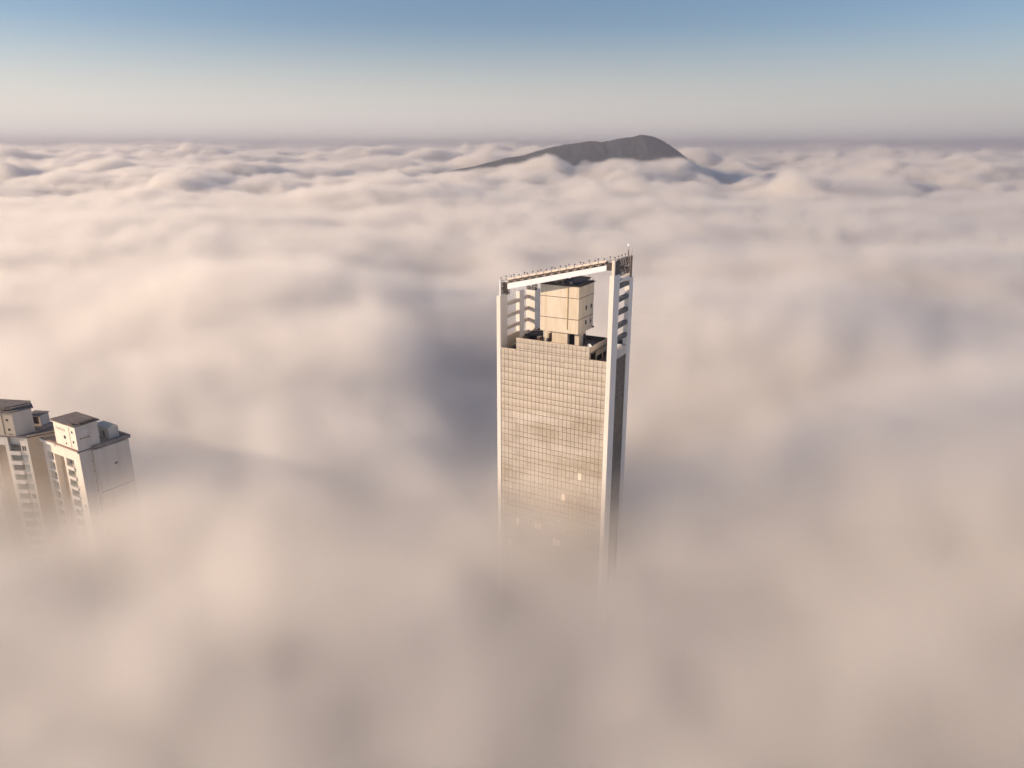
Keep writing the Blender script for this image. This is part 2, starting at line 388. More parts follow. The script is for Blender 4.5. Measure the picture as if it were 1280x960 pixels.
# mast and dish on the right rear corner post
ms = root('antenna_mast', 'thin pale antenna mast with small dish at the right end of the tower crown', 'antenna', TL, R(-PSI))
MB().bar((34.5, 11.0, 176.8), (34.5, 11.0, 180.3), .055, 6).build('pole', 'steel', ms)
MB().bar((34.5, 11.0, 176.8), (34.5, 11.0, 178.4), .13, 6).build('pole_base', 'darksteel', ms)
d_ = MB()
for r_, zz in ((.0, 0), (.42, .16)):
    pass
d_.v = [(34.4, 10.6, 179.7)] + [(34.4 + .45 * math.cos(t * math.pi / 5), 10.4 - .12, 179.8 + .45 * math.sin(t * math.pi / 5)) for t in range(10)]
d_.f = [(0, 1 + i, 1 + (i + 1) % 10) for i in range(10)]
dd = d_.build('dish', 'beamwhite', ms); so_ = dd.modifiers.new('t', 'SOLIDIFY'); so_.thickness = .06
sp = root('lightning_rod', 'short dark lightning rod on the outer right corner post of the crown', 'antenna', TL, R(-PSI))
MB().bar((34.7, 13.0, 176.6), (34.7, 13.0, 177.9), .06, 6).bar((34.7, 13.0, 177.9), (34.8, 13.1, 178.9), .03, 4).build('rod', 'darksteel', sp)
MB().box(34.6, 34.85, 12.9, 13.1, 177.5, 177.8).build('clamp', 'creamsteel', sp)

# machine-room core on the roof
U0, U1, V0, V1, ZA, ZB = 12.35, 24.0, 3.0, 13.2, 155.55, 168.65
core = box('core_block', 'core', tw, U0, U1, V0, V1, ZA, ZB, bevel=.05)
gr = MB()
for zz in (165.45, 159.6):
    gr.box(U0 - .03, U1 + .03, V0 - .03, V0 + .3, zz - .08, zz + .08); gr.box(U1 - .3, U1 + .031, V0 + .3, V1, zz - .08, zz + .08)
gr.build('storey_joint', 'groove', tw)
box('downpipe', mat('ochre_stain', (.50, .40, .20), .8), tw, 20.55, 20.72, V0 - .12, V0 + .02, 156.6, 168.5)
for (v, zz) in ((8.04, 162.2), (11.6, 162.05), (7.95, 158.1), (11.3, 157.95)):
    wf = box('window', 'groove', tw, U1 - .1, U1 + .05, v - .5, v + .5, zz - .6, zz + .6)
    box('pane', 'darkglass', wf, U1 - .05, U1 + .08, v - .38, v + .38, zz - .48, zz + .48)
# recessed base under the core
box('core_base', 'core', tw, 15.6, 20.3, 4.0, 12.0, 151.6, ZA)
box('core_base', 'core', tw, 22.0, 23.4, 5.0, 9.6, 151.6, ZA)
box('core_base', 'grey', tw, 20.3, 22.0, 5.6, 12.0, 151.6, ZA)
box('plinth', 'core', tw, 15.4, 20.5, 3.7, 4.0, 151.6, 152.5)
box('door', 'door', tw, 14.2, 15.58, 4.6, 4.75, 151.6, 154.6)
box('core_base', 'core', tw, 12.6, 15.6, 4.75, 12, 151.6, ZA)
for u in (13.25, 14.05): box('post', 'white', tw, u - .12, u + .12, 3.6, 3.85, 151.6, ZA)
box('dark_doorway', 'hole', tw, 20.35, 21.9, 5.45, 5.58, 151.6, 155.4)
box('dark_doorway', 'hole', tw, 23.38, 23.46, 7.9, 9.4, 151.6, 154.6)
box('door', 'doorshade', tw, 23.40, 23.50, 6.6, 7.6, 151.6, 154.3)
box('bracket', 'darksteel', tw, U1, U1 + .5, 12.4, 12.9, 155.7, 156.1)
box('core_roof', 'roofdark', tw, U0 - .2, U1 + .25, V0 - .2, V1 + .3, ZB, ZB + .22)
rp = MB(); zz = ZB + .22
rp.box(U0 + .4, U1 - .4, V0 + .1, V0 + .3, zz, zz + .35); rp.box(U1 - .35, U1 - .15, V0 + .1, V1 - .2, zz, zz + .35)
rp.build('core_kerb', 'groove', tw)
# things on the core roof
def on_tower(name, label, cat, u, v, z, group=None):
    x = TL[0] + cs * u + sn * v; y = TL[1] - sn * u + cs * v
    return root(name, label, cat, (x, y, z), R(-PSI), group)
zr = ZB + .225
a = on_tower('sheet_canopy', 'low dark blue sloping sheet canopy on the right half of the core roof', 'canopy', 20.9, 8.5, zr)
MB().hexa([(-2.4, -4, .25), (2.4, -4, .1), (2.4, 4, .9), (-2.4, 4, 1.2), (-2.4, -4, .4), (2.4, -4, .25), (2.4, 4, 1.05), (-2.4, 4, 1.35)]).build('sheet', 'bluesheet', a)
for x in (-2.2, 2.2):
    for y in (-3.6, 3.6): MB().bar((x, y, 0), (x, y, .5 + (y > 0) * .5), .08).build('leg', 'darksteel', a)
a = on_tower('equipment_mast', 'stubby black equipment post standing at the middle of the core roof', 'mast', 18.9, 5.0, zr)
MB().box(-.28, .28, -.28, .28, 0, 2.0).build('post', 'hole', a); MB().box(-.42, .42, -.42, .42, 2.0, 2.25).build('cap', 'darksteel', a)
a = on_tower('air_handler', 'dark boxy air handling unit beside the black post on the core roof', 'ventilation unit', 16.4, 7.5, zr)
MB().box(-1.6, 1.6, -1.8, 1.8, .15, 1.2).build('casing', 'darksteel', a, .05)
for x in (-.8, .8):
    MB().prism([(x + .5 * math.cos(t * math.pi / 6), .5 * math.sin(t * math.pi / 6)) for t in range(12)], 1.2, 1.4).build('fan_cowl', 'steel', a)
MB().box(-1.3, -1, -1.5, 1.5, 0, .15).box(1, 1.3, -1.5, 1.5, 0, .15).build('skid', 'steel', a)
a = on_tower('pipe_bundle', 'tangle of grey pipes along the front edge of the core roof', 'pipes', 15.4, 4.4, zr)
for i in range(6): MB().bar((-2.3 + i * .3, -.6 + .2 * i, .15 + .1 * i), (2.1 + .2 * i, -.5 + .25 * i, .2 + .08 * i), .09, 6).build('pipe', 'steel' if i % 2 else 'darksteel', a)
a = on_tower('water_tank', 'small round grey tank at the rear left of the core roof', 'tank', 14.2, 10.6, zr)
MB().prism([(.9 * math.cos(t * math.pi / 8), .9 * math.sin(t * math.pi / 8)) for t in range(16)], 0, 1.1).build('drum', 'steel', a); MB().prism([(.5 * math.cos(t * math.pi / 8), .5 * math.sin(t * math.pi / 8)) for t in range(16)], 1.1, 1.25).build('lid', 'darksteel', a)
a = on_tower('guard_rail', 'thin metal guard rail at the far right edge of the core roof', 'railing', 22.6, 12.9, zr)
for x in (-2.5, -1.2, 0, 1.2): MB().bar((x, 0, 0), (x, 0, 1.05), .05).build('post', 'steel', a)
MB().bar((-2.5, 0, 1.05), (1.2, 0, 1.05), .05).build('top_rail', 'steel', a)
a = on_tower('vent_row', 'row of small square vents behind the front kerb of the core roof', 'vents', 18.2, 3.9, zr)
for i in range(6): MB().box(-3.2 + i * 1.15, -2.5 + i * 1.15, -.3, .3, 0, .5 + .15 * (i % 3)).build('vent', 'steel' if i % 2 else 'darksteel', a)
a = on_tower('whip_aerials', 'pair of thin whip aerials near the right rear corner of the core roof', 'aerials', 21.8, 11.5, zr)
for x in (0, 1.1): MB().bar((x, 0, 0), (x, .1, 2.3 - x * .5), .05).build('aerial', 'darksteel', a)
# things on the main roof
zm = 151.605
a = on_tower('sheeted_plant', 'black sheeted frame of rooftop machinery left of the core behind the front parapet', 'machinery', 9.3, 6.8, zm)
MB().hexa([(-2.9, -2.3, 1.5), (2.6, -1.4, 1.6), (2.7, 4.2, 2.2), (-1.6, 4.8, 2.1), (-2.9, -2.3, 1.62), (2.6, -1.4, 1.75), (2.7, 4.2, 2.35), (-1.6, 4.8, 2.25)]).build('sheet', 'bluesheet', a)
MB().box(-1.9, 2.3, -.6, 3.9, 0, 1.5).build('casing', 'roofdark', a)
for (x, y) in ((-2.7, -2.1), (2.4, -1.3), (2.5, 4), (-1.5, 4.5)): MB().bar((x, y, 0), (x, y, 1.6), .09).build('leg', 'darksteel', a)
MB().bar((-3.0, -5.4, .2), (-2.2, 4.5, 2.5), .12).bar((-1.9, -5, .2), (-1.3, 2, 2.4), .1).build('brace', 'darksteel', a)
MB().bar((-2.5, -1.8, 1.75), (2.2, 1.5, 2.1), .06).bar((-2.0, 1.8, 2.05), (2.2, 2.6, 2.3), .06).build('strap', 'steel', a)
a = on_tower('plant_cabinet', 'brown metal cabinet between the black machinery and the core', 'cabinet', 12.0, 3.2, zm)
MB().box(-.4, .4, -.6, .6, 0, 1.9).build('body', 'door', a, .03); MB().box(-.45, .45, -.65, .65, 1.9, 2.0).build('top', 'steel', a)
a = on_tower('satellite_dish', 'small white satellite dish near the right end of the main roof', 'dish', 27.6, 2.6, zm)
MB().bar((0, 0, 0), (0, 0, 1.1), .07, 6).build('stand', 'steel', a)
dm = MB(); dm.v = [(0, .22, 1.35)] + [(.62 * math.cos(t * math.pi / 6), 0, 1.35 + .62 * math.sin(t * math.pi / 6)) for t in range(12)]; dm.f = [(0, 1 + i, 1 + (i + 1) % 12) for i in range(12)]
q = dm.build('reflector', 'beamwhite', a); mdd = q.modifiers.new('t', 'SOLIDIFY'); mdd.thickness = .05
a = on_tower('roof_hatch', 'curved pale hatch lying behind the parapet near the white dish', 'hatch', 26.0, 1.9, zm)
MB().hexa([(-1.1, -.9, 0), (1.3, -.9, 0), (1.3, .9, 0), (-1.1, .9, 0), (-.9, -.7, .7), (1.1, -.7, 1.0), (1.1, .7, 1.0), (-.9, .7, .7)]).build('lid', 'cream', a, .08)
a = on_tower('cable_coil', 'dark heap of cable coiled on the main roof right of the core', 'cable', 25.3, 6.5, zm)
cc = MB()
for k in range(3):
    for i in range(12):
        t0, t1 = i * math.pi / 6, (i + 1) * math.pi / 6; r0 = .9 - k * .1
        cc.bar((r0 * math.cos(t0), r0 * math.sin(t0), .1 + k * .16), (r0 * math.cos(t1), r0 * math.sin(t1), .1 + k * .16), .09)
cc.build('coil', 'darksteel', a)

# ------------------------------------------------------------------ apartment towers on the left
def facade_window(par, x, z, wd, ht, y, glass, frame='offwhite', mull=1, face='v'):
    """glazed window whose frame sits on plane y (face v) or x (face u)"""
    if face == 'v':
        f_ = MB(); t = .09
        f_.box(x - wd/2, x + wd/2, y - .05, y + .12, z - ht/2, z - ht/2 + t); f_.box(x - wd/2, x + wd/2, y - .05, y + .12, z + ht/2 - t, z + ht/2)
        f_.box(x - wd/2, x - wd/2 + t, y - .05, y + .12, z - ht/2 + t, z + ht/2 - t); f_.box(x + wd/2 - t, x + wd/2, y - .05, y + .12, z - ht/2 + t, z + ht/2 - t)
        for k in range(mull):
            xm = x - wd/2 + wd * (k + 1) / (mull + 1); f_.box(xm - .04, xm + .04, y - .04, y + .1, z - ht/2 + t, z + ht/2 - t)
        wf = f_.build('window', frame, par)
        MB().box(x - wd/2 + t, x + wd/2 - t, y + .02, y + .08, z - ht/2 + t, z + ht/2 - t).build('pane', glass, wf)
        return wf
    f_ = MB(); t = .09
    f_.box(y - .12, y + .05, x - wd/2, x + wd/2, z - ht/2, z - ht/2 + t); f_.box(y - .12, y + .05, x - wd/2, x + wd/2, z + ht/2 - t, z + ht/2)
    f_.box(y - .12, y + .05, x - wd/2, x - wd/2 + t, z - ht/2 + t, z + ht/2 - t); f_.box(y - .12, y + .05, x + wd/2 - t, x + wd/2, z - ht/2 + t, z + ht/2 - t)
    wf = f_.build('window', frame, par)
    MB().box(y - .08, y + .02, x - wd/2 + t, x + wd/2 - t, z - ht/2 + t, z + ht/2 - t).build('pane', glass, wf)
    return wf
def railing_part(par, x0, x1, y, z, m='steel'):
    r_ = MB(); r_.bar((x0, y, z + 1.0), (x1, y, z + 1.0), .05)
    n = max(2, int((x1 - x0) / .5))
    for i in range(n + 1): r_.bar((x0 + (x1 - x0) * i / n, y, z), (x0 + (x1 - x0) * i / n, y, z + 1), .03)
    return r_.build('railing', m, par)

PH2 = 32.0
B2 = ray(98.3, 565.5) * 240
ap2 = root('apartment_tower', 'cream apartment tower with grey shaded right side and brown slab roof nearer the tower', 'apartment tower', (B2.x, B2.y, 0), R(-PH2), 'apartment towers rising from the fog at left')
ZR = 112.4
bm_ = MB()
bm_.box(-22.2, -19.6, 0, 15.8, 0, ZR)            # left corner strip
bm_.box(-19.6, -16.1, .9, 15.8, 0, ZR)           # window column 1 back wall
bm_.box(-16.1, -15.6, 0, 15.8, 0, ZR)
bm_.box(-15.6, -9.6, 1.9, 15.8, 0, ZR)           # deep tan recess
bm_.box(-9.6, -8.4, 0, 15.8, 0, ZR)
bm_.box(-8.4, -4.0, 1.1, 15.8, 0, ZR)            # window column 2 back wall
bm_.box(-4.0, 0, 0, 3.3, 0, ZR)
bm_.box(-4.0, -.9, 3.3, 4.5, 0, ZR)
bm_.box(-4.0, .65, 4.5, 16.2, 0, ZR - .5)
bm_.box(-22.2, -4, .02, 3, 108.9, ZR - .02)
bm_.build('wall', 'offwhite', ap2)
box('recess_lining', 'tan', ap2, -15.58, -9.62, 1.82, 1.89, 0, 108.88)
box('shaded_wing_wall', 'grey', ap2, .65, .72, 4.52, 16.2, 0, ZR - .55)  # thin sheet over the wall, its shade painted in
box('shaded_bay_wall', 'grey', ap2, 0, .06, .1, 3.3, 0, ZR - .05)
box('wall_joint', 'groove', ap2, .70, .76, 4.6, 16.1, 96.9, 97.1)
box('vent_opening', 'hole', ap2, .70, .78, 10.3, 11.4, 104.9, 105.6)
for i in range(14):
    z_ = 107.0 - i * 3.5
    b = box('balcony_slab', 'white', ap2, -8.35, -3.9, -.35, 1.05, z_ - 1.75, z_ - .55)
    railing_part(b, -8.3, -4.0, -.3, z_ - .6)
    facade_window(ap2, -6.2, z_ + .5, 3.8, 2.0, .98, 'greenglass' if i % 3 else 'darkglass', mull=2)
    if i < 12:
        facade_window(ap2, -17.9, z_ + .5, 2.4, 1.9, .78, 'greenglass' if i % 2 else 'darkglass')
        box('window_ledge', 'white', ap2, -19.5, -16.2, .0, .85, z_ - 1.7, z_ - .7)
        facade_window(ap2, 3.6, z_ + .9, .5, .8, -.87, 'darkglass', face='u')
        facade_window(ap2, 4.2, z_ + .9, .35, .8, -.87, 'darkglass', face='u')
    if i in (4, 8): facade_window(ap2, -1.6, z_ + .4, .9, 1.0, -.03, 'darkglass')
# roof plate, parapet lip and brown ledge
box('roof', 'slab', ap2, -22.6, .3, -.3, 4.3, ZR, ZR + .35)
MB().box(-22.4, 1.1, 4.3, 16.7, ZR - .1, ZR + .3).build('roof', 'slab', ap2)
pa = MB(); pa.box(-23.2, -12.6, -.75, -.4, ZR - .4, ZR + .55); pa.box(-12.6, .2, -.6, -.31, ZR - .2, ZR + .35); pa.build('parapet', 'white', ap2)
box('roof_ledge', 'ledge', ap2, -22.0, 0, -.3, .3, ZR + .352, ZR + .8)
tr = MB(); tr.box(.4, 1.15, 4.2, 16.8, ZR + .3, ZR + 1.0); tr.box(-12, 1.15, 16.4, 16.8, ZR + .3, ZR + 1.0); tr.build('parapet', 'slab', ap2)
# penthouse
box('penthouse', 'offwhite', ap2, -12.4, .05, -.02, 7.2, ZR + .36, 121.0)
box('penthouse_side', 'grey', ap2, .05, .12, .0, 7.2, ZR + .36, 120.95)  # grey sheet with the side's shade in its colour
MB().hexa([(-13.0, -.5, 121.0), (.55, -.5, 121.0), (.55, 7.9, 121.05), (-12.6, 7.9, 121.05), (-13.4, -.5, 121.4), (.6, -.5, 121.3), (.6, 7.9, 121.45), (-12.8, 7.9, 121.5)]).build('penthouse_roof', 'slab', ap2)
cl = MB(); cl.box(-1.2, .3, 1.5, 6.9, 121.46, 121.9); cl.box(-3.2, -1.4, .2, .9, 121.4, 121.75); cl.build('roof_kerb', 'groove', ap2)
box('wall_joint', 'groove', ap2, -3.55, -3.4, -.06, .0, 113.2, 120.4)
for (x, z_, s_) in ((-6.6, 116.4, .62), (-6.3, 114.3, .33), (-1.9, 118.9, .42), (-1.9, 115.6, .42)):
    MB().prism([(0, 0)] * 0 + [(s_ * math.cos(t * math.pi / 6), s_ * math.sin(t * math.pi / 6)) for t in range(12)], 0, .1).build('porthole', 'hole', ap2)
    o = C.objects[-1]; o.rotation_euler = (R(90), 0, 0); o.location = (x, -.0, z_)
# faded illegible lettering as small painted marks
lx = -11.2
for wch in (.35, .55, .5, .6, .55, .2, .5, .6):
    k = MB(); k.box(lx, lx + .13, -.05, -.0, 118.3, 119.2); k.box(lx + wch - .12, lx + wch, -.052, -.0, 118.3 + random.choice((0, .3)), 119.2); k.box(lx + .12, lx + wch - .11, -.048, 0, 118.3 + random.choice((.38, .0, .75)), 118.3 + random.choice((.9, .5, .9)))
    k.build('letter', 'lettering', ap2); lx += wch + .2
q = MB().prism([(.95 * math.cos(t * math.pi / 8), .8 * math.sin(t * math.pi / 8)) for t in range(16)], 0, .05).build('emblem', 'emblem', ap2); q.rotation_euler = (R(90), 0, R(90)); q.location = (.12, 2.9, 118.6)
for (a1, b1) in ((1.0, 1.8), (2.1, 3.0), (3.3, 4.2)): box('letter', 'groove', ap2, .1, .17, a1, b1, 116.6, 116.9)
# small stair room behind with open front
sr_ = root('stair_room', 'small open-fronted cream stair room on the roof of the nearer apartment tower', 'rooftop room', (B2.x, B2.y, 0), R(-PH2))
k = MB(); zz = ZR + .31
def loc2(P, B, ph):
    d = P - B; return d.x * math.cos(R(ph)) - d.y * math.sin(R(ph)), d.x * math.sin(R(ph)) + d.y * math.cos(R(ph))
su, sv = loc2(at_height(137, 549, zz), B2, PH2)
k.box(su - 8.2, su, sv, sv + 3.4, zz + 3.5, zz + 3.9); k.box(su - .4, su, sv, sv + 3.4, zz, zz + 3.5); k.box(su - 2.3, su - .4, sv, sv + .35, zz, zz + 3.5); k.box(su - 4.4, su - 2.3, sv, sv + .35, zz + 2.5, zz + 3.5)
k.box(su - 8.2, su - 4.4, sv, sv + .35, zz, zz + 3.5); k.box(su - 8.2, su - .4, sv + 3.1, sv + 3.4, zz, zz + 3.5)
k.build('walls', 'cream', sr_)
box('door', 'door', sr_, su - 4.35, su - 2.35, sv + .6, sv + .7, zz, zz + 2.5)
box('side_wall', 'grey', sr_, su, su + .06, sv, sv + 3.4, zz, zz + 3.9)  # grey sheet, shade of this side put into the colour
a = root('standing_tank', 'tall dark tank beside the penthouse on the nearer apartment tower roof', 'tank', (B2.x, B2.y, 0), R(-PH2))
MB().prism([(su - 5.2 + .6 * math.cos(t * math.pi / 6), sv - 2.4 + .6 * math.sin(t * math.pi / 6)) for t in range(12)], zz, zz + 2.4).build('drum', 'hole', a)
MB().prism([(su - 5.2 + .3 * math.cos(t * math.pi / 6), sv - 2.4 + .3 * math.sin(t * math.pi / 6)) for t in range(12)], zz + 2.4, zz + 2.6).build('lid', 'darksteel', a)

# second apartment tower, at the left edge of the view
B1 = ray(32.8, 545) * 248
PH1 = 9.0
ap1 = root('apartment_tower', 'cream apartment tower with green glazed balconies and tan right side at left edge', 'apartment tower', (B1.x, B1.y, 0), R(-PH1), 'apartment towers rising from the fog at left')
ZQ = 113.9
far = (9.5, 10.5)                                # the tan side wall turns away at an angle
k = MB()
k.box(-30, -14.2, 0, 14, 0, ZQ); k.box(-14.2, -8.6, 2.3, 14, 0, ZQ); k.box(-8.6, -7.3, 0, 14, 0, ZQ)
k.box(-7.3, -3.3, 1.2, 14, 0, ZQ); k.box(-3.3, -.9, .5, 14, 0, ZQ); k.box(-.9, 0, 0, 3, 0, ZQ)
k.box(-14.2, -7.3, .02, 2.5, 110.9, ZQ - .01)
k.prism([(-.9, 2.9), (0, .02), far, (far[0] - 5, far[1] + 6), (-.9, 14)], 0, ZQ)
k.build('wall', 'offwhite', ap1)
n_ = Vector((far[1], -far[0], 0)).normalized() * .06
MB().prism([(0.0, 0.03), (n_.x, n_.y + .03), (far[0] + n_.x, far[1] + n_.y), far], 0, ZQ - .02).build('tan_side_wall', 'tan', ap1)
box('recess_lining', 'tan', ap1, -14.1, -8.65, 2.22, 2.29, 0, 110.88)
for i in range(14):
    z_ = 109.9 - i * 3.45
    box('balcony_slab', 'white', ap1, -7.25, -3.4, -.25, 1.15, z_ - 2.3, z_ - 1.05)
    wn = facade_window(ap1, -5.3, z_ + .0, 3.5, 2.0, .6, 'greenglass' if i % 2 else 'darkglass', mull=2, frame='darksteel' if i % 2 == 0 else 'steel')
    if i % 5 == 0:
        facade_window(ap1, -2.1, z_, 1.7, 1.9, .46, 'darkglass', mull=1)
    else:
        box('recess_shade_sheet', 'doorshade', ap1, -3.2, -1.0, .42, .49, z_ - 1.2, z_ + 1.0)  # grey sheet paints in the bluish shade of the recess
    box('window_ledge', 'offwhite', ap1, -3.3, -.9, .1, .5, z_ - 1.75, z_ - 1.35)
    for s_ in (.44, .54):
        px_, py_ = far[0] * s_, far[1] * s_
        hl = box('small_window', 'hole', ap1, -.3, .3, -.02, .12, z_ - .35, z_ + .35)
        hl.rotation_euler = (0, 0, math.atan2(far[1], far[0])); hl.location = (px_ + n_.x, py_ + n_.y, 0)
box('roof', 'slab', ap1, -30, .2, -.3, 14.2, ZQ, ZQ + .3)
MB().prism([(.2, -.1), (far[0] + .4, far[1] - .1), (far[0] - 5, far[1] + 6.4), (.2, 14.2)], ZQ + .001, ZQ + .28).build('roof', 'bluesheet', ap1)
MB().prism([(.25, .05), (far[0] + .3, far[1] + .05), (far[0] + .05, far[1] + .35), (.0, .35)], ZQ + .28, ZQ + .75).build('parapet', 'tan', ap1)
# penthouse of the second tower
box('penthouse', 'cream', ap1, -24, -3.9, .1, 3.6, ZQ + .3, 122.4)
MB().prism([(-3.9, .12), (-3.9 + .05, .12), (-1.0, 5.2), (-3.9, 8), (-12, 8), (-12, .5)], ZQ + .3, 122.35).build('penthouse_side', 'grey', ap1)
MB().prism([(-24.5, -.5), (-3.6, -.5), (-.3, 5.4), (-3.5, 8.5), (-24.5, 8.5)], 122.4, 122.8).build('penthouse_roof', 'slab', ap1)
MB().prism([(-24.5, 1.5), (-4.6, 1.5), (-2.0, 6.0), (-4.5, 9.4), (-24.5, 9.4)], 122.8, 123.4).build('penthouse_roof', 'slab', ap1)
kk = MB(); kk.bar((-5.8, .2, 122.9), (-1.2, 5.3, 122.95), .16); kk.bar((-7, 1.2, 123.45), (-3.4, 6.6, 123.5), .14); kk.box(-7.4, -6.2, .1, .8, 122.8, 123.2); kk.build('roof_kerb', 'groove', ap1)
box('wall_joint', 'groove', ap1, -7.9, -7.72, .04, .12, ZQ + .5, 121.8)
for (x, z_) in ((-6.1, 119.7), (-5.9, 116.4)): box('porthole', 'hole', ap1, x - .4, x + .4, .04, .12, z_ - .35, z_ + .35)
box('shade_dash', 'groove', ap1, -6.4, -4.9, .03, .12, 114.7, 114.95)  # dark bar painted in place of a slanted streak of shade
q = MB()
for t in range(12):
    a_, b__ = t * math.pi / 6, (t + 1) * math.pi / 6; q.bar((-10.9 + .7 * math.cos(a_), .08, 120.5 + .7 * math.sin(a_)), (-10.9 + .7 * math.cos(b__), .08, 120.5 + .7 * math.sin(b__)), .1)
q.build('emblem', 'lettering', ap1)
sr1 = root('stair_room', 'small cream stair room with square opening behind the penthouse at the left edge', 'rooftop room', (B1.x, B1.y, 0), R(-PH1))
k = MB(); zz = ZQ + .3
su, sv = loc2(at_height(44.5, 532, zz), B1, PH1)
def sbx(m_, x0, x1, y0, y1, z0, z1): m_.box(su + x0, su + x1, sv + y0, sv + y1, z0, z1)
for q_ in ((-2.8, 2.2, 0, 4, zz + 3.2, zz + 3.7), (-2.8, -1.6, 0, 4, zz, zz + 3.2), (1.5, 2.2, 0, 4, zz, zz + 3.2), (-1.6, 1.5, 0, .3, zz, zz + .5), (-1.6, 1.5, 3.6, 4, zz, zz + 3.2)): sbx(k, *q_)
k.build('walls', 'cream', sr1)
k = MB(); sbx(k, -1.6, 1.5, 1.1, 1.2, zz + .5, zz + 3.2); k.build('opening_back', 'door', sr1)
k = MB(); sbx(k, -3.0, 2.5, -.3, 4.3, zz + 3.7, zz + 3.9); k.build('roof', 'slab', sr1)
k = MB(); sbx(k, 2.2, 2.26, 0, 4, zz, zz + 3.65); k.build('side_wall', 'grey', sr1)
a = root('roof_skip', 'small white curved cover lying on the tan building roof between the apartment towers', 'cover', tuple(Vector((B1.x, B1.y, 0)) + Vector((6.6 * math.cos(R(PH1)) + 8.6 * math.sin(R(PH1)), -6.6 * math.sin(R(PH1)) + 8.6 * math.cos(R(PH1)), ZQ + .3))), R(-PH1))
MB().hexa([(-.9, -.4, 0), (.9, -.4, 0), (.9, .4, 0), (-.9, .4, 0), (-.7, -.3, .5), (.7, -.3, .3), (.7, .3, .3), (-.7, .3, .5)]).build('shell', 'white', a, .05)

# ------------------------------------------------------------------ the sea of fog
def gpos(px, py, z=97): p = at_height(px, py, z); return p.x, p.y
LUMPS = [  # px, py in the photograph where the swell or hollow is set, radius across, radius along, height
    (60, 330, 150, 110, -8), (355, 365, 120, 110, 20), (440, 450, 52, 56, 20), (170, 500, 60, 50, 5),  # first hollow added to dim the fog at far left
    (530, 340, 55, 90, -28), (592, 440, 36, 60, -22), (610, 520, 28, 42, -18), (565, 350, 28, 40, 14), (590, 590, 36, 36, -10),
    (485, 245, 260, 140, 30), (760, 260, 300, 150, 10),
    (890, 400, 90, 90, 16), (985, 470, 60, 60, 12), (1060, 520, 50, 50, -12), (1210, 620, 60, 50, 14), (830, 590, 40, 50, -14),
    (1100, 300, 130, 90, -28), (1200, 345, 110, 80, 22), (950, 330, 90, 90, 10),
    (245, 600, 40, 40, 2), (350, 600, 60, 50, 14), (730, 680, 85, 60, 4), (110, 660, 50, 36, -7), (250, 860, 60, 45, 8),  # last swell added to brighten the fog at lower left
]
NEAR_SWELLS = [(255, 120, 200, 150, 46), (300, 330, 130, 130, 10)]   # world x, y, radii, height; added to tilt fog sunward and brighten it
FARLUMPS = [(930, 214, 180, 300, -20), (600, 214, 120, 500, -15), (560, 217, 90, 200, 16), (600, 217, 90, 200, 26), (640, 217, 90, 200, 58), (680, 217, 90, 200, 74), (720, 217, 90, 200, 68), (760, 217, 90, 200, 60), (800, 217, 90, 200, 52), (845, 216, 90, 200, 64), (880, 215, 90, 200, 30), (1060, 214, 200, 250, 56), (480, 236, 260, 130, 34), (400, 214, 420, 150, -44), (180, 222, 420, 130, 30), (1000, 240, 300, 140, 20), (90, 206, 500, 200, -30), (1080, 205, 420, 300, 30),
            (660, 225, 260, 160, 22), (820, 226, 220, 150, 22), (330, 208, 500, 300, -35), (230, 225, 300, 200, 22), (1180, 225, 300, 200, -25)]
